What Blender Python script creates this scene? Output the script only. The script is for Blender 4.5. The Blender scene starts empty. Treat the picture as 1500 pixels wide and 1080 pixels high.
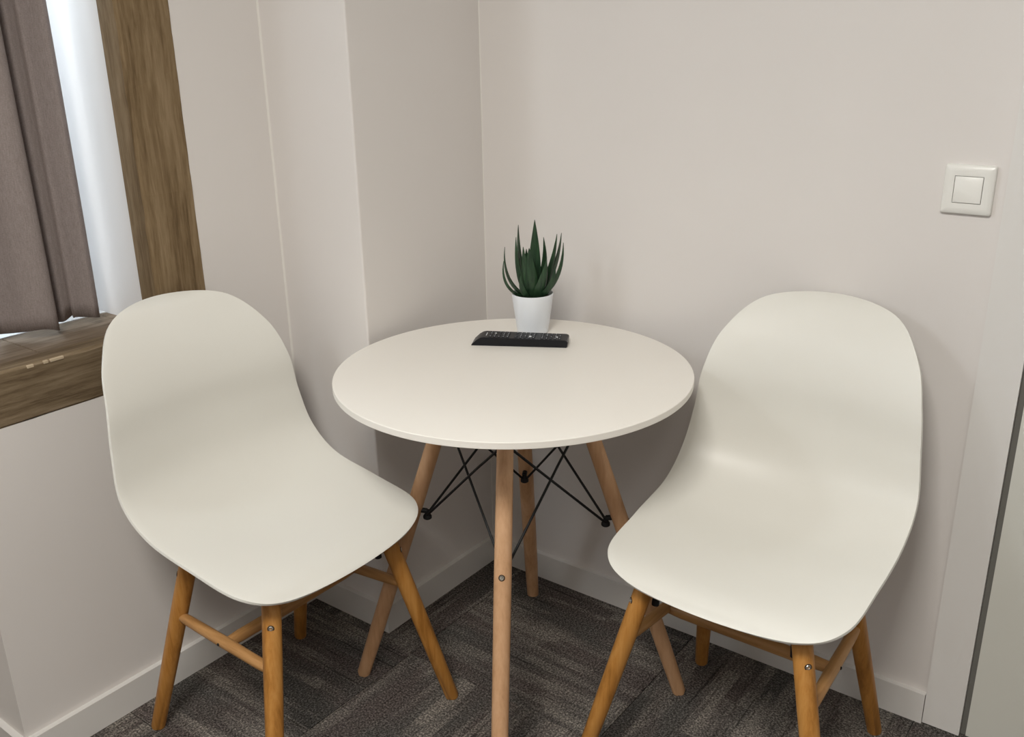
import bpy, bmesh, math, random
from mathutils import Vector, Matrix
random.seed(7)
PI = math.pi
scene = bpy.context.scene
COL = scene.collection

# ------------------------------------------------------------------ camera
cam_d = bpy.data.cameras.new('camera')
cam = bpy.data.objects.new('camera', cam_d)
COL.objects.link(cam)
CX, CY, CZ, YAW, PIT, ROL, FPX = 1.41486, -1.76581, 1.35236, -0.64897, 0.34253, -0.01803, 1378.71
fw = Vector((math.sin(YAW)*math.cos(PIT), math.cos(YAW)*math.cos(PIT), -math.sin(PIT)))
rt = Vector((math.cos(YAW), -math.sin(YAW), 0))
up = rt.cross(fw)
rt2 = rt*math.cos(ROL) + up*math.sin(ROL)
up2 = up*math.cos(ROL) - rt*math.sin(ROL)
m = Matrix((rt2, up2, -fw)).transposed().to_4x4()
m.translation = (CX, CY, CZ)
cam.matrix_world = m
cam_d.sensor_width = 36
cam_d.lens = FPX*36/1500
cam_d.clip_start = 0.02
scene.camera = cam

# ------------------------------------------------------------------ world, lights, exposure
scene.view_settings.view_transform = 'Standard'
scene.view_settings.look = 'None'
scene.view_settings.gamma = 1
scene.view_settings.exposure = 0.90
scene.view_settings.use_curve_mapping = False
world = bpy.data.worlds.new('world'); scene.world = world
world.use_nodes = True
wb = world.node_tree.nodes['Background']
wb.inputs['Color'].default_value = (0.72, 0.87, 1.0, 1)
wb.inputs['Strength'].default_value = 1.5

def area(name, loc, target, sx, sy, power, color):
    d = bpy.data.lights.new(name, 'AREA'); d.shape = 'RECTANGLE'
    d.size, d.size_y, d.energy, d.color = sx, sy, power, color
    o = bpy.data.objects.new(name, d); COL.objects.link(o)
    o.location = loc
    o.rotation_euler = (Vector(target)-Vector(loc)).to_track_quat('-Z', 'Y').to_euler()
    return o
# ceiling panel of the room, behind the photographer's right shoulder
area('ceiling_and_fill_light', (1.15, -2.1, 2.47), (1.15, -2.1, 0), 0.6, 0.6, 27, (1.0, 0.965, 0.90))
area('ceiling_and_fill_light', (2.1, -2.6, 2.47), (2.1, -2.6, 0), 0.6, 0.6, 7, (1.0, 0.95, 0.87))  # unseen second lamp, added as fill from the right
# daylight through the curtained window and through the next one along the wall
area('daylight_behind_curtain', (-0.95, -1.02, 1.75), (-0.42, -0.98, 0.9), 0.60, 1.2, 14, (0.74, 0.88, 1.0))
area('daylight_open_window', (-0.80, -1.92, 1.6), (0.6, -1.3, 0.9), 0.75, 1.1, 22, (0.86, 0.94, 1.0))
area('daylight_far_window', (-0.75, -2.85, 1.5), (1.0, -2.4, 1.0), 0.9, 1.2, 8, (0.90, 0.96, 1.0))

# ------------------------------------------------------------------ materials
def new_mat(name):
    mt = bpy.data.materials.new(name); mt.use_nodes = True
    nt = mt.node_tree
    return mt, nt, nt.nodes['Principled BSDF']
def N(nt, typ, **kw):
    n = nt.nodes.new(typ)
    for k, v in kw.items(): setattr(n, k, v)
    return n
def ramp(nt, stops):
    r = N(nt, 'ShaderNodeValToRGB')
    el = r.color_ramp.elements
    while len(el) < len(stops): el.new(0.5)
    for e, (p, c) in zip(el, stops): e.position = p; e.color = (*c, 1)
    return r
def coords(nt, scale, rot=(0, 0, 0), kind='Object'):
    tc = N(nt, 'ShaderNodeTexCoord'); mp = N(nt, 'ShaderNodeMapping')
    mp.inputs['Scale'].default_value = scale; mp.inputs['Rotation'].default_value = rot
    nt.links.new(tc.outputs[kind], mp.inputs['Vector'])
    return mp.outputs['Vector']
def noise(nt, vec, scale, detail=3, rough=0.5, dist=0):
    n = N(nt, 'ShaderNodeTexNoise')
    n.inputs['Scale'].default_value = scale; n.inputs['Detail'].default_value = detail
    n.inputs['Roughness'].default_value = rough; n.inputs['Distortion'].default_value = dist
    nt.links.new(vec, n.inputs['Vector'])
    return n.outputs['Fac']
def bump(nt, b, height, strength, distance):
    bn = N(nt, 'ShaderNodeBump')
    bn.inputs['Strength'].default_value = strength; bn.inputs['Distance'].default_value = distance
    nt.links.new(height, bn.inputs['Height']); nt.links.new(bn.outputs['Normal'], b.inputs['Normal'])
def mixc(nt, fac, a, b, mode='MIX'):
    mx = N(nt, 'ShaderNodeMix', data_type='RGBA', blend_type=mode)
    for val, idx in ((fac, 0), (a, 6), (b, 7)):
        if hasattr(val, 'is_linked') or hasattr(val, 'links'): nt.links.new(val, mx.inputs[idx])
        elif idx == 0: mx.inputs[0].default_value = val
        else: mx.inputs[idx].default_value = (*val, 1)
    return mx.outputs[2]

def paint(name, c, rough=0.6, tex=0.04, spec=0.35):
    mt, nt, b = new_mat(name)
    v = coords(nt, (1, 1, 1))
    n = noise(nt, v, 2.5, 3)
    r = ramp(nt, [(0.3, tuple(x*0.975 for x in c)), (0.7, c)])
    nt.links.new(n, r.inputs['Fac']); nt.links.new(r.outputs['Color'], b.inputs['Base Color'])
    b.inputs['Roughness'].default_value = rough
    b.inputs['Specular IOR Level'].default_value = spec
    if tex: bump(nt, b, noise(nt, v, 240, 3), tex, 0.001)
    return mt
M = {}
M['wall'] = paint('wall_paint', (0.735, 0.70, 0.675), 0.7)
M['low_bounce'] = paint('low_bounce_wall_paint', (0.36, 0.33, 0.30), 0.7)  # darkened colour for the unseen walls, added to cut bounced light
M['ceiling'] = paint('ceiling_paint', (0.82, 0.81, 0.78), 0.8)
M['trim'] = paint('gloss_trim_paint', (0.74, 0.72, 0.695), 0.32, 0.0, 0.5)
M['caulk'] = paint('corner_filler', (0.76, 0.735, 0.69), 0.5, 0.0)
M['door'] = paint('door_laminate', (0.66, 0.655, 0.60), 0.4, 0.0)
M['seal'] = paint('door_seal_rubber', (0.16, 0.155, 0.14), 0.6, 0.0)
M['plastic'] = paint('white_moulded_plastic', (0.765, 0.75, 0.695), 0.40, 0.04, 0.4)
M['tabletop'] = paint('white_lacquer', (0.85, 0.815, 0.755), 0.36, 0.0, 0.4)
M['switch'] = paint('switch_plastic', (0.82, 0.81, 0.77), 0.25, 0.0, 0.5)
M['pot'] = paint('pot_glaze', (0.82, 0.85, 0.89), 0.35, 0.0, 0.5)
M['black_metal'] = paint('black_powder_coat', (0.010, 0.010, 0.011), 0.55, 0.0, 0.25)
M['black_plastic'] = paint('black_remote_plastic', (0.007, 0.0075, 0.010), 0.34, 0.0, 0.25)
M['button_grey'] = paint('grey_button_rubber', (0.035, 0.037, 0.042), 0.5, 0.0, 0.25)
M['print_white'] = paint('pale_print', (0.62, 0.63, 0.65), 0.5, 0.0)
M['hole'] = paint('dark_screw_hole', (0.05, 0.03, 0.018), 0.8, 0.0)
M['recess'] = paint('painted_gap_shade', (0.03, 0.03, 0.028), 0.8, 0.0)  # near-black colour stands in for the shade round the rocker
M['soil'] = paint('dark_potting_soil', (0.02, 0.016, 0.012), 0.9, 0.3)
def metal(name, c, rough):
    mt, nt, b = new_mat(name)
    b.inputs['Base Color'].default_value = (*c, 1); b.inputs['Metallic'].default_value = 1
    r = ramp(nt, [(0, (rough*.7,)*3), (1, (rough*1.3,)*3)])
    nt.links.new(noise(nt, coords(nt, (1, 1, 1)), 400, 2), r.inputs['Fac'])
    nt.links.new(r.outputs['Color'], b.inputs['Roughness'])
    return mt
M['steel'] = metal('screw_steel', (0.62, 0.60, 0.55), 0.3)

def wood(name, dark, mid, light, scale, rough=0.45, knots=False, bmp=0.15, grain=9):
    mt, nt, b = new_mat(name)
    v = coords(nt, scale)
    n1 = noise(nt, v, grain, 5, 0.6, 0.6)
    n2 = noise(nt, v, grain*5, 4, 0.65)
    add = N(nt, 'ShaderNodeMath', operation='MULTIPLY_ADD')
    nt.links.new(n2, add.inputs[0]); add.inputs[1].default_value = 0.55; nt.links.new(n1, add.inputs[2])
    r = ramp(nt, [(0.58, dark), (0.78, mid), (1.0, light)])
    nt.links.new(add.outputs[0], r.inputs['Fac'])
    col = r.outputs['Color']
    if knots:
        vo = N(nt, 'ShaderNodeTexVoronoi'); vo.inputs['Scale'].default_value = 3.2
        vo.inputs['Randomness'].default_value = 1.0
        kv = coords(nt, tuple(1.0 if s > 0.5 else 0.55 for s in scale))
        nt.links.new(kv, vo.inputs['Vector'])
        kr = ramp(nt, [(0.03, (1, 1, 1)), (0.085, (0, 0, 0))])
        nt.links.new(vo.outputs['Distance'], kr.inputs['Fac'])
        col = mixc(nt, kr.outputs['Color'], col, tuple(x*0.35 for x in dark))
    nt.links.new(col, b.inputs['Base Color'])
    b.inputs['Roughness'].default_value = rough
    b.inputs['Specular IOR Level'].default_value = 0.12 if rough > 0.55 else 0.4
    bump(nt, b, add.outputs[0], bmp, 0.002)
    return mt
M['oak'] = wood('golden_oak', (0.30, 0.125, 0.022), (0.43, 0.19, 0.040), (0.51, 0.25, 0.066), (4, 4, 0.25), 0.42, bmp=0.05)
M['oak_side'] = wood('golden_oak_stretcher', (0.30, 0.145, 0.045), (0.42, 0.215, 0.075), (0.50, 0.28, 0.11), (4, 0.25, 4), 0.45, bmp=0.05)
M['oak_cross'] = wood('golden_oak_crossbar', (0.30, 0.145, 0.045), (0.42, 0.215, 0.075), (0.50, 0.28, 0.11), (0.25, 4, 4), 0.45, bmp=0.05)
M['beech'] = wood('beech', (0.47, 0.26, 0.13), (0.56, 0.325, 0.175), (0.62, 0.375, 0.215), (4, 4, 0.25), 0.45, bmp=0.04)
M['timber_z'] = wood('weathered_timber_post', (0.115, 0.075, 0.038), (0.20, 0.138, 0.075), (0.275, 0.20, 0.12), (3, 3, 0.22), 0.8, True, 0.5, 15)
M['timber_y'] = wood('weathered_timber_beam', (0.105, 0.072, 0.042), (0.175, 0.128, 0.078), (0.25, 0.19, 0.125), (3, 0.22, 3), 0.8, False, 0.5, 15)
M['plank'] = wood('sill_plank_wood', (0.12, 0.088, 0.06), (0.19, 0.142, 0.10), (0.25, 0.195, 0.145), (3, 0.3, 3), 0.85, True, 0.4)

# aloe leaf: dark green with paler edge streaks
mt, nt, b = new_mat('aloe_leaf')
r = ramp(nt, [(0.3, (0.010, 0.030, 0.014)), (0.7, (0.030, 0.075, 0.032))])
nt.links.new(noise(nt, coords(nt, (60, 60, 8)), 3, 3), r.inputs['Fac'])
nt.links.new(r.outputs['Color'], b.inputs['Base Color']); b.inputs['Roughness'].default_value = 0.42
M['leaf'] = mt

# curtain: woven taupe cloth, lets some light through
mt, nt, b = new_mat('taupe_linen')
v = coords(nt, (1, 1, 1))
wv = noise(nt, coords(nt, (300, 300, 900)), 1.0, 2)
wh = noise(nt, coords(nt, (900, 900, 60)), 1.0, 2)
s = N(nt, 'ShaderNodeMath', operation='ADD'); nt.links.new(wv, s.inputs[0]); nt.links.new(wh, s.inputs[1])
r = ramp(nt, [(0.35, (0.27, 0.225, 0.213)), (0.65, (0.39, 0.335, 0.318))])
h = N(nt, 'ShaderNodeMath', operation='MULTIPLY'); nt.links.new(s.outputs[0], h.inputs[0]); h.inputs[1].default_value = 0.5
nt.links.new(h.outputs[0], r.inputs['Fac'])
nt.links.new(r.outputs['Color'], b.inputs['Base Color'])
b.inputs['Roughness'].default_value = 0.9; b.inputs['Specular IOR Level'].default_value = 0.1
bump(nt, b, h.outputs[0], 0.3, 0.001)
tr = N(nt, 'ShaderNodeBsdfTranslucent'); tr.inputs['Color'].default_value = (0.20, 0.165, 0.155, 1)
ms = N(nt, 'ShaderNodeMixShader'); ms.inputs[0].default_value = 0.16
nt.links.new(b.outputs[0], ms.inputs[1]); nt.links.new(tr.outputs[0], ms.inputs[2])
nt.links.new(ms.outputs[0], nt.nodes['Material Output'].inputs['Surface'])
M['curtain'] = mt

# glass
mt, nt, b = new_mat('window_glass')
b.inputs['Base Color'].default_value = (0.95, 0.98, 1, 1)
gl = N(nt, 'ShaderNodeBsdfGlossy'); gl.inputs['Roughness'].default_value = 0.02
tp = N(nt, 'ShaderNodeBsdfTransparent'); fr = N(nt, 'ShaderNodeFresnel'); fr.inputs['IOR'].default_value = 1.45
ms = N(nt, 'ShaderNodeMixShader')
nt.links.new(fr.outputs[0], ms.inputs[0]); nt.links.new(tp.outputs[0], ms.inputs[1]); nt.links.new(gl.outputs[0], ms.inputs[2])
nt.links.new(ms.outputs[0], nt.nodes['Material Output'].inputs['Surface'])
M['glass'] = mt

# carpet tile: heathered grey with taupe strokes running along the tile's local y
mt, nt, b = new_mat('carpet_tile')
tc = N(nt, 'ShaderNodeTexCoord'); oi = N(nt, 'ShaderNodeObjectInfo')
off = N(nt, 'ShaderNodeVectorMath', operation='SCALE'); off.inputs[0].default_value = (37, 53, 0)
nt.links.new(oi.outputs['Random'], off.inputs['Scale'])
addv = N(nt, 'ShaderNodeVectorMath', operation='ADD')
nt.links.new(tc.outputs['Object'], addv.inputs[0]); nt.links.new(off.outputs[0], addv.inputs[1])
def mp(scale):
    q = N(nt, 'ShaderNodeMapping'); q.inputs['Scale'].default_value = scale
    nt.links.new(addv.outputs[0], q.inputs['Vector']); return q.outputs['Vector']
def mnode(op, a, b_=None):
    q = N(nt, 'ShaderNodeMath', operation=op)
    for k_, v_ in enumerate((a, b_)):
        if v_ is None: continue
        if isinstance(v_, (int, float)): q.inputs[k_].default_value = v_
        else: nt.links.new(v_, q.inputs[k_])
    return q.outputs[0]
sx_ = N(nt, 'ShaderNodeSeparateXYZ'); nt.links.new(addv.outputs[0], sx_.inputs[0])
def strokes(wid, length):
    colm = mnode('FLOOR', mnode('DIVIDE', sx_.outputs[0], wid))
    w1 = N(nt, 'ShaderNodeTexWhiteNoise', noise_dimensions='1D'); nt.links.new(colm, w1.inputs['W'])
    rowm = mnode('FLOOR', mnode('ADD', mnode('DIVIDE', sx_.outputs[1], length), mnode('MULTIPLY', w1.outputs['Value'], 7.3)))
    cm = N(nt, 'ShaderNodeCombineXYZ'); nt.links.new(colm, cm.inputs[0]); nt.links.new(rowm, cm.inputs[1])
    w2 = N(nt, 'ShaderNodeTexWhiteNoise', noise_dimensions='2D'); nt.links.new(cm.outputs[0], w2.inputs['Vector'])
    return w2.outputs['Value']
bands = mnode('ADD', mnode('MULTIPLY', noise(nt, mp((14, 3.2, 1)), 1.0, 3, 0.55), 0.74),
              mnode('ADD', mnode('MULTIPLY', strokes(0.031, 0.24), 0.16), mnode('MULTIPLY', strokes(0.0125, 0.17), 0.12)))
br = ramp(nt, [(0.48, (0, 0, 0)), (0.66, (1, 1, 1))]); nt.links.new(bands, br.inputs['Fac'])
lines = noise(nt, mp((95, 3.0, 1)), 1.0, 1, 0.5)
lr = ramp(nt, [(0.27, (0.5, 0.5, 0.5)), (0.33, (1, 1, 1)), (0.66, (1, 1, 1)), (0.74, (1.3, 1.3, 1.3))]); nt.links.new(lines, lr.inputs['Fac'])
weave = noise(nt, mp((230, 230, 1)), 1.0, 3, 0.8)
wr_ = ramp(nt, [(0.38, (0.30, 0.30, 0.30)), (0.50, (0.85, 0.85, 0.85)), (0.64, (2.4, 2.37, 2.3))]); nt.links.new(weave, wr_.inputs['Fac'])
hue = noise(nt, mp((9, 3, 1)), 1.0, 2)
hr = ramp(nt, [(0.4, (0.086, 0.081, 0.076)), (0.6, (0.098, 0.082, 0.077))]); nt.links.new(hue, hr.inputs['Fac'])
c0 = mixc(nt, br.outputs['Color'], hr.outputs['Color'], (0.195, 0.176, 0.158))
c1 = mixc(nt, 1.0, c0, lr.outputs['Color'], 'MULTIPLY')
c2 = mixc(nt, 1.0, c1, wr_.outputs['Color'], 'MULTIPLY')
nt.links.new(c2, b.inputs['Base Color']); b.inputs['Roughness'].default_value = 0.95
b.inputs['Specular IOR Level'].default_value = 0.1
bump(nt, b, weave, 0.7, 0.004)
M['carpet'] = mt

# ------------------------------------------------------------------ mesh helpers
def link(o, parent=None):
    COL.objects.link(o)
    if parent is not None: o.parent = parent
    return o
def obj(name, bm, mat, parent=None, smooth=False, bevel=0, segs=2):
    if bevel:
        es = [e for e in bm.edges if len(e.link_faces) == 2 and e.calc_face_angle() > 0.6]
        bmesh.ops.bevel(bm, geom=es, offset=bevel, segments=segs, profile=0.5, affect='EDGES')
    bmesh.ops.recalc_face_normals(bm, faces=bm.faces)
    me = bpy.data.meshes.new(name); bm.to_mesh(me); bm.free()
    me.materials.append(mat)
    if smooth:
        for p in me.polygons: p.use_smooth = True
        try: me.set_sharp_from_angle(angle=math.radians(40))
        except Exception: pass
    return link(bpy.data.objects.new(name, me), parent)
def box(bm, x0, x1, y0, y1, z0, z1):
    v = [bm.verts.new(p) for p in ((x0,y0,z0),(x1,y0,z0),(x1,y1,z0),(x0,y1,z0),(x0,y0,z1),(x1,y0,z1),(x1,y1,z1),(x0,y1,z1))]
    for f in ((0,3,2,1),(4,5,6,7),(0,1,5,4),(1,2,6,5),(2,3,7,6),(3,0,4,7)): bm.faces.new([v[i] for i in f])
def frame_of(d):
    d = Vector(d).normalized()
    a = Vector((0, 0, 1)) if abs(d.z) < 0.9 else Vector((0, 1, 0))
    x = a.cross(d).normalized(); return x, d.cross(x).normalized()
def tube(bm, pts, rads, n=16, cap=True):
    pts = [Vector(p) for p in pts]
    if not hasattr(rads, '__len__'): rads = [rads]*len(pts)
    rings = []
    x = None
    for i, p in enumerate(pts):
        d = (pts[min(i+1, len(pts)-1)]-pts[max(i-1, 0)]).normalized()
        if x is None: x, y = frame_of(d)
        else:
            x = (x - d*x.dot(d)).normalized(); y = d.cross(x)
        rings.append([bm.verts.new(p + (x*math.cos(t)+y*math.sin(t))*rads[i]) for t in (2*PI*k/n for k in range(n))])
    for a, c in zip(rings, rings[1:]):
        for k in range(n): bm.faces.new((a[k], a[(k+1) % n], c[(k+1) % n], c[k]))
    if cap: bm.faces.new(rings[0][::-1]); bm.faces.new(rings[-1])
def lathe(bm, prof, n=48, origin=(0, 0, 0), close=True):
    ox, oy, oz = origin
    rings = []
    for r_, z in prof:
        if r_ < 1e-6: rings.append([bm.verts.new((ox, oy, oz+z))])
        else: rings.append([bm.verts.new((ox+r_*math.cos(2*PI*k/n), oy+r_*math.sin(2*PI*k/n), oz+z)) for k in range(n)])
    for a, c in zip(rings, rings[1:]):
        for k in range(n):
            k2 = (k+1) % n
            if len(a) == 1 and len(c) == 1: continue
            if len(a) == 1: bm.faces.new((a[0], c[k], c[k2]))
            elif len(c) == 1: bm.faces.new((a[k], a[k2], c[0]))
            else: bm.faces.new((a[k], a[k2], c[k2], c[k]))
def empty(name, loc=(0, 0, 0), rz=0):
    o = bpy.data.objects.new(name, None); o.empty_display_size = 0.05
    o.location = loc; o.rotation_euler = (0, 0, rz); COL.objects.link(o); return o
def tag(o, label=None, cat=None, group=None, kind=None):
    for k, v in (('label', label), ('category', cat), ('group', group), ('kind', kind)):
        if v: o[k] = v
    return o
def struct(name, bm, mat, parent=None, **kw):
    o = obj(name, bm, mat, parent, **kw)
    if parent is None: o['kind'] = 'structure'
    return o

# ------------------------------------------------------------------ the room
D1, D2 = 0.4117, 0.2556          # pier depth along y, pier width along x
XL = -D2                         # plane of the left wall
YN = -1.157                      # where the wall under the sill ends
YF, XR, HC = -3.8, 3.2, 2.5
WY0, WY1 = -0.733, -2.25         # opening of window_1
XG = -0.62                       # glass plane
SILL = 0.80
DX0, DX1, DH = 1.202, 2.06, 2.05

bm = bmesh.new(); box(bm, -0.9, XR, YF, 0.2, -0.12, -0.006)
floor = struct('floor', bm, M['seal'])
bm = bmesh.new(); box(bm, -0.249, 0.249, -0.249, 0.249, -0.006, 0.0)
for e in list(bm.edges): pass
proto = None
for i in range(-3, 7):
    for j in range(-8, 1):
        cx_, cy_ = 0.36+0.5*i, -0.20+0.5*j
        if cx_ > XR or cx_ < -0.8: continue
        if proto is None:
            proto = obj('carpet_tile', bm, M['carpet'], floor, bevel=0.0012, segs=1); t = proto
        else: t = link(proto.copy(), floor)
        t.location = (cx_, cy_, 0)
        t.rotation_euler = (0, 0, PI/2 if (i+j) % 2 == 0 else 0)

bm = bmesh.new(); box(bm, -0.9, XR, YF, 0.2, HC, HC+0.1); struct('ceiling', bm, M['ceiling'])
# back wall with the door opening
bm = bmesh.new()
box(bm, 0, DX0-0.012, 0, 0.15, 0, HC); box(bm, DX1+0.012, XR, 0, 0.15, 0, HC); box(bm, DX0-0.012, DX1+0.012, 0, 0.15, DH+0.01, HC); box(bm, DX0-0.012, DX1+0.012, 0.06, 0.15, 0, DH+0.01)  # last box, unseen behind the door, added to block outside light
struct('wall_back', bm, M['wall'])
# pier in the corner, rounded arris
bm = bmesh.new()
prof = [(XL-0.2, 0.15), (XL-0.2, -D1), ] + [(-0.004+0.004*math.sin(a), -D1+0.004-0.004*math.cos(a)) for a in (0, PI/8, PI/4, 3*PI/8, PI/2)] + [(0, 0.15)]
lo = [bm.verts.new((x, y, 0)) for x, y in prof]; hi = [bm.verts.new((x, y, HC)) for x, y in prof]
for k in range(len(prof)):
    k2 = (k+1) % len(prof); bm.faces.new((lo[k], lo[k2], hi[k2], hi[k]))
bm.faces.new(lo[::-1]); bm.faces.new(hi)
struct('wall_pier', bm, M['wall'])
# left wall: right of the window, under the sill, niche, above the window, on to the far window
bm = bmesh.new()
box(bm, -0.75, XL, WY0, -D1, 0, HC)
box(bm, -0.75, XL, YN, WY0, 0, 0.70)
box(bm, -0.75, -0.5, WY1, YN, 0, 0.70)
box(bm, -0.75, XL, WY1, WY0, 2.12, HC)
box(bm, -0.75, XL, -2.3, WY1, 0, HC)
box(bm, -0.75, XL, -3.4, -2.3, 0, 0.9); box(bm, -0.75, XL, -3.4, -2.3, 2.1, HC)
box(bm, -0.75, XL, YF, -3.4, 0, HC)
struct('wall_left', bm, M['wall'], bevel=0.0)
bm = bmesh.new(); box(bm, XR, XR+0.1, YF, 0.15, 0, HC); struct('wall_right', bm, M['low_bounce'])
bm = bmesh.new(); box(bm, -0.9, XR+0.1, YF-0.1, YF, 0, HC); struct('wall_front', bm, M['low_bounce'])
# filler bead in the inner corner between left wall and pier, and between pier and back wall
def bead(name, x, y, sx, sy, r_):
    bm = bmesh.new()
    pr = [(0, 0), (r_*sx, 0), (r_*0.42*sx, r_*0.42*sy), (0, r_*sy)]
    a = [bm.verts.new((x+p, y+q, 0.07)) for p, q in pr]; c = [bm.verts.new((x+p, y+q, HC)) for p, q in pr]
    for k in range(4): bm.faces.new((a[k], a[(k+1) % 4], c[(k+1) % 4], c[k]))
    bm.faces.new(a); bm.faces.new(c)
    struct(name, bm, M['caulk'])
bead('trim_1', XL, -D1, 1, -1, 0.0035)
bead('trim_2', 0, 0, 1, -1, 0.002)

# baseboards
BH, BT = 0.07, 0.013
def board(name, segs_):
    bm = bmesh.new()
    for x0, x1, y0, y1 in segs_: box(bm, x0, x1, y0, y1, 0, BH)
    struct(name, bm, M['trim'], bevel=0.0015, segs=2)
board('baseboard_back', [(BT, 1.1235, -BT, 0)])
board('baseboard_pier', [(0, BT, -D1-BT, 0)])
board('baseboard_corner', [(XL+BT, 0, -D1-BT, -D1)])
board('baseboard_left', [(XL, XL+BT, YN-BT, -D1)])
board('baseboard_niche', [(-0.5+BT, XL, YN-BT, YN)])
board('baseboard_window', [(-0.5, -0.5+BT, WY1, YN)])
board('baseboard_right', [(DX1+0.08, XR, -BT, 0)])

# door and casing
bm = bmesh.new()
box(bm, 1.125, 1.195, -BT, 0.0, 0.005, DH+0.07); box(bm, DX1+0.007, DX1+0.077, -BT, 0, 0.005, DH+0.07); box(bm, 1.195, DX1+0.007, -BT, 0, DH+0.004, DH+0.07)
struct('trim_3', bm, M['trim'], bevel=0.0012)
door = empty('door_1', (DX0+0.004, -0.005, 0)); door['kind'] = 'structure'
bm = bmesh.new(); box(bm, 0, DX1-DX0-0.008, 0.0, 0.04, 0.006, DH)
obj('door_leaf', bm, M['door'], door, bevel=0.0015)
bm = bmesh.new(); box(bm, -0.0105, -0.0005, 0.004, 0.045, 0.004, DH+0.006)
obj('door_seal', bm, M['seal'], door)
bm = bmesh.new()
tube(bm, [(0.79, 0, 1.03), (0.79, -0.045, 1.03), (0.785, -0.052, 1.03), (0.68, -0.052, 1.03)], 0.009)
obj('door_handle', bm, M['steel'], door, smooth=True)

# light switch
sw = empty('light_switch', (1.0655, 0, 1.0865))
tag(sw, 'square white rocker light switch on the wall beside the door casing', 'switch')
bm = bmesh.new()
def rrect(hx, hz, r_, n=5):
    out = []
    for cxs, czs, a0 in ((1, 1, 0), (-1, 1, PI/2), (-1, -1, PI), (1, -1, 3*PI/2)):
        for k in range(n+1):
            a = a0+PI/2*k/n; out.append((cxs*(hx-r_)+r_*math.cos(a), czs*(hz-r_)+r_*math.sin(a)))
    return out
def loopmesh(bm, loops, cap0=False, cap1=False):
    rings = [[bm.verts.new((x, y, z)) for x, z in pts] for pts, y in loops]
    n = len(rings[0])
    for a, c in zip(rings, rings[1:]):
        for k in range(n): bm.faces.new((a[k], a[(k+1) % n], c[(k+1) % n], c[k]))
    if cap0: bm.faces.new(rings[0])
    if cap1: bm.faces.new(rings[-1])
loopmesh(bm, [(rrect(.0405, .0415, .004), 0.0), (rrect(.0408, .0418, .004), -0.005), (rrect(.0403, .0413, .004), -0.0075), (rrect(.0385, .0395, .003), -0.0092),
              (rrect(.030, .030, .0015), -0.0102), (rrect(.0232, .0232, .0008), -0.0098), (rrect(.0232, .0232, .0008), -0.004)], True, False)
obj('switch_plate', bm, M['switch'], sw, smooth=True)
bm = bmesh.new()
loopmesh(bm, [(rrect(.0224, .0224, .0006), -0.0005), (rrect(.0224, .0224, .0006), -0.0098), (rrect(.0216, .0216, .0006), -0.0106)], True, True)
obj('rocker', bm, M['switch'], sw, smooth=True)
bm = bmesh.new(); box(bm, -.0232, .0232, -0.0042, -0.0002, -.0232, .0232)
obj('rocker_recess', bm, M['recess'], sw)

# ------------------------------------------------------------------ window with timber surround
win = empty('window_1', (XL, WY0, SILL)); win['kind'] = 'structure'
def wloc(bm):
    bmesh.ops.translate(bm, verts=bm.verts, vec=-Vector((XL, WY0, SILL)))
    return bm
def rough_box(x0, x1, y0, y1, z0, z1, axis, n, amp, seed):
    """a hewn timber: box cut into slices along its length, each with slightly uneven edges"""
    rnd = random.Random(seed); bm = bmesh.new(); rings = []
    L0, L1 = {'y': (y0, y1), 'z': (z0, z1)}[axis]
    for k in range(n+1):
        t = L0+(L1-L0)*k/n; j = lambda: rnd.uniform(-amp, amp) if 0 < k < n else 0
        if axis == 'y': pts = [(x0, t, z0), (x1-0.004+j(), t, z0+j()), (x1+j(), t, z0+0.004), (x1+j(), t, z1-0.005+j()), (x1-0.006+j(), t, z1+j()*0.3), (x0, t, z1)]
        else: pts = [(x0, y0, t), (x1-0.005+j(), y0+j(), t), (x1+j(), y0+0.006+j(), t), (x1+j(), y1-0.004, t), (x1-0.004, y1, t), (x0, y1, t)]
        rings.append([bm.verts.new(p) for p in pts])
    for a, c in zip(rings, rings[1:]):
        for k in range(6): bm.faces.new((a[k], a[(k+1) % 6], c[(k+1) % 6], c[k]))
    bm.faces.new(rings[0]); bm.faces.new(rings[-1])
    return bm
obj('sill_beam', wloc(rough_box(XL-0.045, XL+0.003, WY1, -0.62, 0.700, SILL+0.003, 'y', 40, 0.0012, 3)), M['timber_y'], win)
obj('timber_post', wloc(rough_box(XL-0.055, XL+0.003, WY0-0.004, -0.622, SILL+0.003, 2.12, 'z', 40, 0.0012, 5)), M['timber_z'], win)
# pale chips on the beam's top edge
bm = bmesh.new()
for ya, yb in ((-0.972, -0.946), (-0.985, -0.976), (-1.016, -1.003)):
    box(bm, XL-0.002, XL+0.0042, ya, yb, SILL-0.004, SILL+0.0015)
obj('edge_chip', wloc(bm), paint('bare_wood_chip', (0.50, 0.40, 0.28), 0.8), win, bevel=0.001)
plank = None
for ya, yb in ((-0.752, WY0), (-0.9585, -0.7535), (-1.165, -0.960), (-1.3715, -1.1665), (-1.578, -1.373), (-1.7845, -1.5795), (-1.991, -1.786), (-2.25, -1.993)):
    bm = bmesh.new(); box(bm, -0.462, XL-0.046, ya, yb, SILL-0.02, SILL)
    obj('sill_plank', wloc(bm), M['plank'], win, bevel=0.0012, segs=1)
bm = bmesh.new(); box(bm, XG+0.03, XL-0.046, WY1, WY0, 0.70, SILL-0.021)
obj('sill_core', wloc(bm), M['timber_y'], win)
bm = bmesh.new(); box(bm, XG+0.03, -0.464, WY1, WY0, SILL-0.0205, SILL+0.001)  # white board added so the sill looks brightly lit under the hem
tag(obj('hem_glow_board', wloc(bm), M['trim'], win, bevel=0.001), 'white board added behind the curtain for the glow under its hem')
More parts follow.
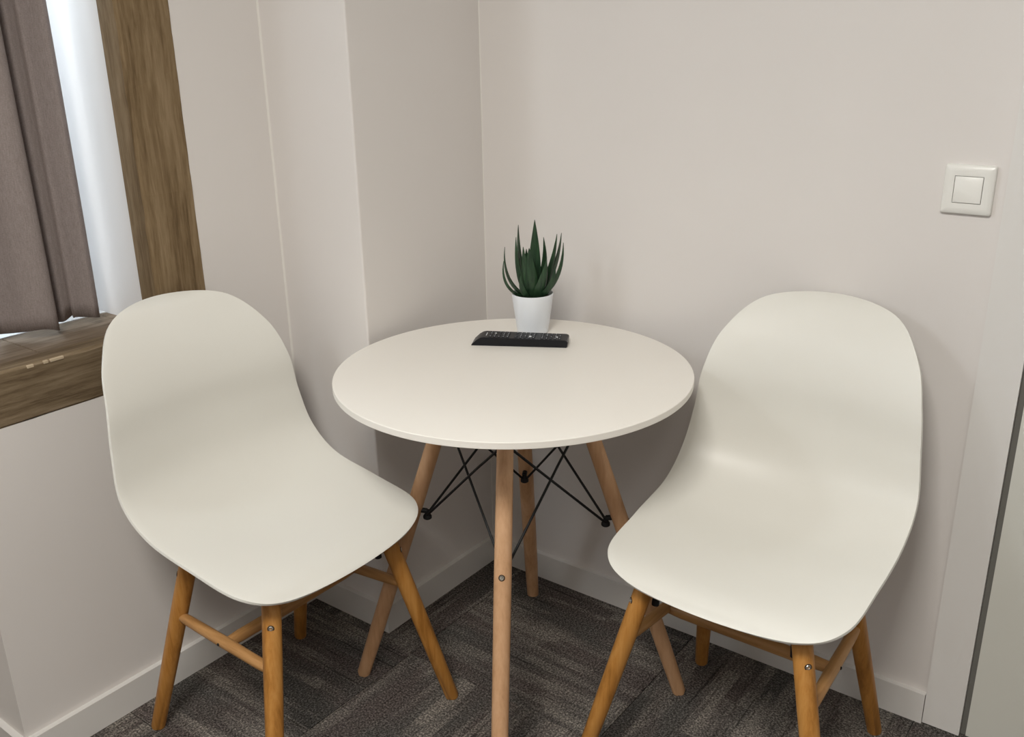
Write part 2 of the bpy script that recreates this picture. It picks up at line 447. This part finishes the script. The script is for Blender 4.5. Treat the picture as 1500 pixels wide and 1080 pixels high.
bm = bmesh.new()
for a in ((WY0-0.025, WY0, 0.70, 2.12), (WY1, WY1+0.05, 0.70, 2.12), (WY1+0.05, WY0-0.025, 0.70, 0.815), (WY1+0.05, WY0-0.025, 2.06, 2.12), (-1.50, -1.44, 0.815, 2.06)):
    box(bm, XG-0.03, XG+0.03, *a)
obj('window_frame', wloc(bm), M['trim'], win, bevel=0.002)
for ya, yb in ((-1.44, WY0-0.025), (WY1+0.05, -1.50)):
    bm = bmesh.new(); box(bm, XG-0.004, XG+0.004, min(ya, yb), max(ya, yb), 0.815, 2.06)
    obj('pane', wloc(bm), M['glass'], win)
w2 = empty('window_2', (-0.62, -2.85, 0.9)); w2['kind'] = 'structure'
bm = bmesh.new()
for a in ((-0.55, -0.49, 0, 1.2), (0.49, 0.55, 0, 1.2), (-0.49, 0.49, 0, 0.06), (-0.49, 0.49, 1.14, 1.2)): box(bm, -0.03, 0.03, *a)
obj('window_frame', bm, M['trim'], w2, bevel=0.002)
bm = bmesh.new(); box(bm, -0.004, 0.004, -0.49, 0.49, 0.06, 1.14); obj('pane', bm, M['glass'], w2)

# curtain
def catmull(P, n=10):
    out = []
    P = [P[0]]+list(P)+[P[-1]]
    for i in range(1, len(P)-2):
        a, b_, c, d = (Vector(p) for p in P[i-1:i+3])
        for k in range(n):
            t = k/n; out.append(.5*((2*b_)+(c-a)*t+(2*a-5*b_+4*c-d)*t*t+(3*b_-3*c+d-a)*t**3))
    out.append(Vector(P[-2])); return out
cp = [(-0.745, -0.468), (-0.752, -0.458), (-0.765, -0.452), (-0.778, -0.470), (-0.790, -0.482), (-0.806, -0.474), (-0.822, -0.462), (-0.836, -0.468), (-0.838, -0.490), (-0.836, -0.468+0.0),
      ]
cp = [(-0.746, -0.470), (-0.752, -0.459), (-0.765, -0.453), (-0.777, -0.468), (-0.788, -0.484), (-0.802, -0.480), (-0.818, -0.476), (-0.830, -0.490), (-0.838, -0.470), (-0.846, -0.446), (-0.862, -0.436),
      (-0.885, -0.440), (-0.905, -0.455), (-0.922, -0.478), (-0.938, -0.490), (-0.955, -0.475), (-0.970, -0.452), (-0.990, -0.440), (-1.012, -0.448), (-1.03, -0.475), (-1.048, -0.488)]
y = -1.048
while y > -1.28:
    cp += [(y-0.02, -0.472), (y-0.04, -0.446), (y-0.065, -0.438), (y-0.088, -0.452), (y-0.108, -0.478), (y-0.125, -0.488)]
    y -= 0.125
path = catmull([(p[1]+0.06, p[0]-0.033, 0) for p in cp], 8)
bm = bmesh.new(); NZ = 40; rows = []
for k in range(NZ+1):
    t = k/NZ; row = []
    for i, p in enumerate(path):
        hem = 0.814 + 0.005*math.sin(p.y*60) + (0.007 if -0.865 < p.y < -0.825 else 0) + 0.08*max(0, min(0.2, -0.88-p.y))
        z = hem + (2.08-hem)*t
        amp = 1.2 + 0.15*math.sin(3*t+p.y*9)
        x = -0.405 + (p.x+0.405)*amp + 0.006*math.sin(5*t+p.y*14)*(1-t)
        yy = p.y + (0.004*math.sin(4*t+p.y*25) - 0.012*t*t*(1 if p.y > -0.9 else 0.4))*min(1, (WY0-0.012-p.y)*40)
        row.append(bm.verts.new((x, yy, z)))
    rows.append(row)
for a, c in zip(rows, rows[1:]):
    for k in range(len(path)-1): bm.faces.new((a[k], a[k+1], c[k+1], c[k]))
cur = obj('curtain', bm, M['curtain'], None, smooth=True)
cur.data.set_sharp_from_angle(angle=PI)
sm = cur.modifiers.new('thickness', 'SOLIDIFY'); sm.thickness = 0.0015
tag(cur, 'taupe linen curtain hanging in soft folds over the timber window sill', 'curtain')
rod = empty('curtain_rail', (-0.405, -1.37, 2.09))
tag(rod, 'white curtain rail fixed above the taupe linen curtain', 'curtain rail')
bm = bmesh.new(); box(bm, -0.012, 0.012, -0.87, 0.62, -0.006, 0.03); obj('rail', bm, M['trim'], rod, bevel=0.002)

# ------------------------------------------------------------------ chairs
BW = [0, .1489, .215, .2268, .2285, .2273, .2172, .2069, .1829, .1215, 0]
BY = [.2127, .2036, .1615, .0435, -.0778, -.1461, -.169, -.1785, -.2125, -.2659, -.3062]
BZ = [.4366, .4462, .4691, .4875, .509, .56, .6384, .7202, .7976, .8603, .8742]
DISH = [0, .003, .012, .026, .036, .040, .036, .030, .020, .007, 0]
def half_border(n=9):
    P = [(w, y, z, d) for w, y, z, d in zip(BW, BY, BZ, DISH)]
    P = [(-P[1][0], *P[1][1:])]+P+[(-P[-2][0], *P[-2][1:])]
    out = []
    for i in range(1, len(P)-2):
        for k in range(n):
            t = k/n
            out.append([.5*(2*b_+(c-a)*t+(2*a-5*b_+4*c-d)*t*t+(3*b_-3*c+d-a)*t**3) for a, b_, c, d in zip(*P[i-1:i+3])])
    out.append(list(P[-2])); return out
HB = half_border()
def shell_mesh():
    bm = bmesh.new(); NU = 28; rows = []
    for i, (w, y, z, d) in enumerate(HB):
        a, c = HB[max(i-2, 0)], HB[min(i+2, len(HB)-1)]
        t = Vector((c[1]-a[1], c[2]-a[2])).normalized(); n = Vector((-t.y, t.x))
        if w < 1e-5: rows.append([bm.verts.new((0, y, z))]); continue
        row = []
        for k in range(NU+1):
            u = math.sin(PI/2*(2*k/NU-1)) if False else 2*k/NU-1
            f = max(0, d)*(1-u*u)*(1-0.25*u*u)
            row.append(bm.verts.new((w*u, y+n.x*f, z+n.y*f)))
        rows.append(row)
    for a, c in zip(rows, rows[1:]):
        if len(a) == 1:
            for k in range(NU): bm.faces.new((a[0], c[k+1], c[k]))
        elif len(c) == 1:
            for k in range(NU): bm.faces.new((a[k], a[k+1], c[0]))
        else:
            for k in range(NU): bm.faces.new((a[k], a[k+1], c[k+1], c[k]))
    bmesh.ops.recalc_face_normals(bm, faces=bm.faces)
    return bm
LEG = {True: ((.145, .1466, .41), (.2403, .2144, 0)), False: ((.1373, -.1054, .41), (.1928, -.2233, 0))}
def leg_pt(sx, front, z):
    a, c = LEG[front]; t = z/.41
    return Vector((sx*(c[0]+(a[0]-c[0])*t), c[1]+(a[1]-c[1])*t, z))
def screw_mesh(p, d, r_=0.0046):
    """cross-head screw with a raised rim, sitting on the wood at p, facing d"""
    bm = bmesh.new(); d = Vector(d).normalized()
    lathe(bm, [(0, 0.0008), (r_*0.3, 0.0006), (r_*0.45, 0.0016), (r_*0.8, 0.0018), (r_, 0.0008), (r_, -0.003)], 16)
    bmesh.ops.transform(bm, matrix=Matrix.Translation(p) @ d.to_track_quat('Z', 'Y').to_matrix().to_4x4(), verts=bm.verts)
    return bm
def ring_mesh(p, d, r_=0.0062):
    """dark counterbore rim round a screw"""
    bm = bmesh.new(); d = Vector(d).normalized()
    lathe(bm, [(r_*.70, 0.0004), (r_*.8, 0.0012), (r_, 0.0006), (r_, -0.003), (r_*.70, -0.003), (r_*.70, 0.0004)], 20)
    bmesh.ops.transform(bm, matrix=Matrix.Translation(p) @ d.to_track_quat('Z', 'Y').to_matrix().to_4x4(), verts=bm.verts)
    return bm
def make_chair():
    root = empty('shell_chair')
    sh = obj('seat_shell', shell_mesh(), M['plastic'], root, smooth=True)
    sh.data.set_sharp_from_angle(angle=PI)
    so = sh.modifiers.new('thickness', 'SOLIDIFY'); so.thickness = 0.0055; so.offset = -1; so.use_even_offset = True
    bv = sh.modifiers.new('rim', 'BEVEL'); bv.width = 0.0022; bv.segments = 3; bv.limit_method = 'ANGLE'; bv.angle_limit = math.radians(55)
    for sx in (-1, 1):
        for front in (True, False):
            top = 0.434 if front else 0.448
            bm = bmesh.new()
            zs = [0.0, 0.004, 0.15, 0.30, top-0.004, top]; rs = [.0125, .0142, .0160, .0172, .0172, .0158]
            tube(bm, [leg_pt(sx, front, z) for z in zs], rs, 20)
            bm.verts.ensure_lookup_table()
            for vv in bm.verts:
                if vv.co.z < 0.0: vv.co.z = 0.0
            for vv in list(bm.verts)[:20]: vv.co.z = 0.0
            lg = obj('leg', bm, M['oak'], root, smooth=True)
            d = Vector((sx, 1 if front else -1, 0.15))
            p = leg_pt(sx, front, 0.38)+d.normalized()*0.0165
            obj('screw', screw_mesh(p, d), M['steel'], lg, smooth=True)
            obj('screw_ring', ring_mesh(p, d), M['hole'], lg, smooth=True)
            # black metal bracket between leg top and seat
            bm = bmesh.new(); q = leg_pt(sx, front, 0.415)
            iy = -0.028 if front else 0.028
            tube(bm, [q+Vector((-sx*0.014, iy*0.45, -0.045)), q+Vector((-sx*0.017, iy*0.55, 0.006)), q+Vector((-sx*0.035, iy*1.3, 0.016)), q+Vector((-sx*0.075, iy*2.2, 0.016))], 0.007, 10)
            obj('bracket', bm, M['black_metal'], root, smooth=True)
        bm = bmesh.new()
        a, c = leg_pt(sx, False, 0.284), leg_pt(sx, True, 0.298)
        tube(bm, [a, a.lerp(c, .12), a.lerp(c, .5), a.lerp(c, .88), c], [.0085, .0105, .0115, .0105, .0085], 16)
        st = obj('side_stretcher', bm, M['oak_side'], root, smooth=True)
        mid = a.lerp(c, .5)+Vector((sx*0.0112, 0, 0))
        obj('screw', screw_mesh(mid, (sx, 0, 0), 0.003), M['black_metal'], st, smooth=True)
    a = leg_pt(-1, False, .284).lerp(leg_pt(-1, True, .298), .52)+Vector((0, 0, -.003)); c = Vector((-a.x, a.y, a.z))
    bm = bmesh.new(); tube(bm, [a, a.lerp(c, .1), a.lerp(c, .9), c], [.010, .0122, .0122, .010], 16)
    obj('cross_stretcher', bm, M['oak_cross'], root, smooth=True)
    bm = bmesh.new()
    lathe(bm, [(0, 0), (.055, 0), (.06, .004), (.06, .008), (0, .008)], 32, (0, 0.02, 0.431))
    obj('seat_plate', bm, M['black_metal'], root, smooth=True)
    return root
def copy_thing(o):
    c = o.copy(); COL.objects.link(c)
    for ch in list(o.children):
        k = ch.copy(); COL.objects.link(k); k.parent = c
        for g in list(ch.children):
            q = g.copy(); COL.objects.link(q); q.parent = k
    return c
ch1 = make_chair()
ch1.location = (0.0687, -0.7495, 0); ch1.rotation_euler = (0, 0, -1.5755)
tag(ch1, 'white plastic shell chair on oak legs, backed against the wall by the timber window', 'chair', 'white shell chairs at the round table')
ch2 = copy_thing(ch1)
ch2.location = (0.861, -0.3135, 0); ch2.rotation_euler = (0, 0, PI)
tag(ch2, 'white plastic shell chair on oak legs, backed against the wall below the light switch', 'chair', 'white shell chairs at the round table')

# ------------------------------------------------------------------ round table
TX, TY, TR, TH = 0.3731, -0.3895, 0.3474, 0.735
tb = empty('round_table', (TX, TY, 0), 2.1011)
tag(tb, 'round white bistro table on splayed beech legs standing in the corner between the chairs', 'table')
bm = bmesh.new()
lathe(bm, [(0, .717), (TR-.03, .717), (TR-.004, .7215), (TR-.0006, .7222), (TR, .7230), (TR, .7338), (TR-.0004, .7346), (TR-.0012, TH), (0, TH)], 128)
obj('tabletop', bm, M['tabletop'], tb, smooth=True).data.set_sharp_from_angle(angle=math.radians(15))
RT, RF, RHO, DLT, ZB, BO = 0.1169, 0.3506, 0.1882, 1.8916, 0.4191, 0.0199
def tleg(k, z):
    t = z/.715; r_ = RF+(RT-RF)*t; a = k*PI/2
    return Vector((r_*math.cos(a), r_*math.sin(a), z))
for k in range(4):
    a = k*PI/2; out = Vector((math.cos(a), math.sin(a), 0))
    bm = bmesh.new()
    tube(bm, [tleg(k, z) for z in (0, .004, .12, .40, .60, .717)], [.0125, .0145, .0160, .0168, .0158, .0150], 24)
    for vv in list(bm.verts):
        if vv.co.z < 0.003: vv.co.z = 0.0
        if vv.co.z > 0.7165: vv.co.z = 0.7168
    lg = obj('leg', bm, M['beech'], tb, smooth=True)
    n = Vector((math.cos(a), math.sin(a), (RF-RT)/.715)).normalized()
    obj('screw', screw_mesh(tleg(k, ZB-0.012)+n*0.0163, n, 0.0046), M['steel'], lg, smooth=True)
    obj('screw_ring', ring_mesh(tleg(k, ZB-0.012)+n*0.0163, n), M['hole'], lg, smooth=True)
    inn = -n
    P0 = tleg(k, ZB)
    hb = P0+inn*0.030
    bm = bmesh.new()
    tube(bm, [P0+inn*0.012+Vector((0, 0, .004)), hb+Vector((0, 0, .008))], 0.0055, 12)
    side = Vector((-math.sin(a), math.cos(a), 0))
    lathe(bm, [(0, -.0105), (.0065, -.0105), (.0090, -.0085), (.0092, -.004), (.0075, -.001), (0, -.001)], 20, hb)
    tube(bm, [hb+Vector((0, 0, -.002)), hb+Vector((0, 0, .010))], [0.0062, 0.0045], 12)
    obj('brace_bracket', bm, M['black_metal'], tb, smooth=True)
    for s_ in (1, -1):
        e = Vector((RHO*math.cos(a+s_*DLT), RHO*math.sin(a+s_*DLT), 0.7125))
        off_ = side*s_*0.006
        bm = bmesh.new()
        d = (e-hb).normalized()
        flat = Vector((d.x, d.y, 0)).normalized()
        tube(bm, [hb+off_, hb.lerp(e, .5)+off_*.5+Vector((0, 0, 0.002*s_)), e+Vector((0, 0, -.003)), e+flat*0.004, e+flat*0.03], 0.0026, 8)
        obj('brace_rod', bm, M['black_metal'], tb, smooth=True)

# ------------------------------------------------------------------ potted aloe
PX, PY = 0.262, -0.168
pl = empty('potted_aloe', (PX, PY, TH))
tag(pl, 'small dark green aloe in a white pot on the round table', 'potted plant')
bm = bmesh.new()
lathe(bm, [(0, 0), (.031, 0), (.0335, .002), (.0375, .030), (.0415, .058), (.0440, .080), (.0450, .0875), (.0448, .0885), (.0438, .0885), (.0428, .0870), (.0415, .074), (0, .072)], 64)
obj('pot', bm, M['pot'], pl, smooth=True)
bm = bmesh.new(); rnd = random.Random(4)
lathe(bm, [(0, .0795), (.02, .0805), (.0405, .0785), (.0405, .075), (0, .075)], 24)
for vv in bm.verts: vv.co.z += rnd.uniform(-.001, .0015)
obj('soil', bm, M['soil'], pl, smooth=True)
def leaf(right, toward, rtip, htip, width, bulge, low=0.38):
    """thick tapered blade with a channelled upper side, arching from the crown to its tip"""
    v_ = Vector((rt.x, rt.y)).normalized()*right - Vector((fw.x, fw.y)).normalized()*toward
    d = Vector((v_.x, v_.y, 0)).normalized(); sd = Vector((-d.y, d.x, 0))
    q0, q1, q2 = Vector((.007, .076)), Vector((rtip*bulge, .076+htip*low)), Vector((rtip, .076+htip))
    bm = bmesh.new(); n = 14; rings = []
    for i in range(n+1):
        t = i/n
        q = q0*(1-t)**2+q1*2*t*(1-t)+q2*t*t
        tg = ((q1-q0)*(1-t)+(q2-q1)*t).normalized()
        p = d*q.x+Vector((0, 0, q.y))
        nrm = d*(-tg.y)+Vector((0, 0, tg.x))
        wv_ = width*(0.62+0.38*math.sin(min(t*2.6, 1)*PI/2))*(1-max(0, (t-.25)/.75)**2.0)*1.18+0.0005
        tk = wv_*(0.72-0.2*t)+0.0005
        rings.append([bm.verts.new(p+sd*(x_*wv_)+nrm*(y_*tk)) for x_, y_ in
                      ((-1, .45), (-.6, -.35), (0, -.8), (.6, -.35), (1, .45), (.5, .15), (0, .0), (-.5, .15))])
    for a, c in zip(rings, rings[1:]):
        for k in range(8): bm.faces.new((a[k], a[(k+1) % 8], c[(k+1) % 8], c[k]))
    bm.faces.new(rings[0]); bm.faces.new(rings[-1])
    obj('leaf', bm, M['leaf'], pl, smooth=True)
for args in (
        (-.25, 1.0, .028, .116, .0140, 1.1), (-.5, .6, .030, .118, .0105, 1.0), (.3, -1.0, .024, .166, .0125, 1.3), (.9, -.8, .034, .128, .0085, 1.5),
        (-1, -.35, .030, .158, .0095, 1.15), (-1, .15, .034, .135, .0100, 1.1), (-.8, .8, .026, .110, .0075, 1.2),
        (-1, -.1, .058, .112, .0058, 1.15, .25), (-1, .35, .064, .088, .0055, 1.2, .25),
        (1, .25, .054, .142, .0125, .80), (1, -.1, .063, .140, .0095, .88, .36), (1, .4, .070, .126, .0085, 1.02, .30),
        (.9, .9, .042, .090, .0130, .9), (1, .7, .058, .078, .0095, 1.0, .32), (-.6, 1.0, .050, .060, .0070, 1.1, .3), (-.3, -1, .040, .100, .009, 1.2)):
    leaf(*args)

# ------------------------------------------------------------------ remote control
RL, RW = 0.203, 0.046
ra = math.atan2(-.2204+.3186, .3878-.2103)
fx, fy = math.cos(ra), math.sin(ra)
mx_, my_ = (.2103+.3878)/2-fy*RW/2, (-.3186-.2204)/2+fx*RW/2
rc = empty('remote_control', (mx_, my_, TH), ra)
tag(rc, 'slim black remote control lying on the round table in front of the aloe', 'remote control')
bm = bmesh.new()
prof = [(-RL/2, 0.0), (-RL/2+.001, .0025), (-RL/2+.012, .0125), (-RL/2+.020, .0172), (-RL/2+.027, .0185), (RL/2-.006, .0160), (RL/2-.0015, .0145), (RL/2, .0115), (RL/2-.001, .002), (RL/2-.003, 0)]
sides = []
for yv, ins in ((-RW/2, 0.0), (RW/2, 0.0)):
    sides.append([bm.verts.new((x, yv, z)) for x, z in prof])
n = len(prof)
for k in range(n): bm.faces.new((sides[0][k], sides[0][(k+1) % n], sides[1][(k+1) % n], sides[1][k]))
bm.faces.new(sides[0]); bm.faces.new(sides[1])
obj('body', bm, M['black_plastic'], rc, smooth=True, bevel=0.0018)
def top_z(x): return .0185+(x-(-RL/2+.027))/(RL-.033)*(.0160-.0185)
bm = bmesh.new(); bp = bmesh.new(); rnd = random.Random(11)
for i in range(17):
    for j in range(4):
        x = -RL/2+.040+i*.0091; yv = -.0150+j*.0100
        if i in (5, 11): continue
        z = top_z(x)
        hx, hy = (.0030, .0034)
        if 6 <= i <= 10:
            if j in (0, 3): hx = .0026
            elif i in (8,): hx, hy = .0042, .0040
        box(bm, x-hx, x+hx, yv-hy, yv+hy, z-.001, z+.0013)
        if rnd.random() < .8:
            q = rnd.uniform(.0006, .0011)
            box(bp, x-q, x+q, yv-.0012, yv+.0012, z+.0011, z+.00145)
tag(obj('button_field', bm, M['button_grey'], rc, bevel=0.0005, segs=1), kind='stuff')
tag(obj('button_marks', bp, M['print_white'], rc), kind='stuff')
bm = bmesh.new(); zz = top_z(-RL/2+.031)
box(bm, -RL/2+.0296, -RL/2+.0312, -.010, .010, zz-.0005, zz+.0003)
tag(obj('logo_print', bm, M['print_white'], rc), 'pale printed line across the rounded end')
for x, yv, r_ in ((.022, -.008, .0030), (-.052, .004, .0022), (.078, -.006, .0022)):
    bm = bmesh.new(); lathe(bm, [(0, .0022), (r_*.8, .0022), (r_, .0014), (r_, -.001)], 16, (x, yv, top_z(x)))
    tag(obj('button', bm, M['print_white'], rc, smooth=True), 'pale grey round button')
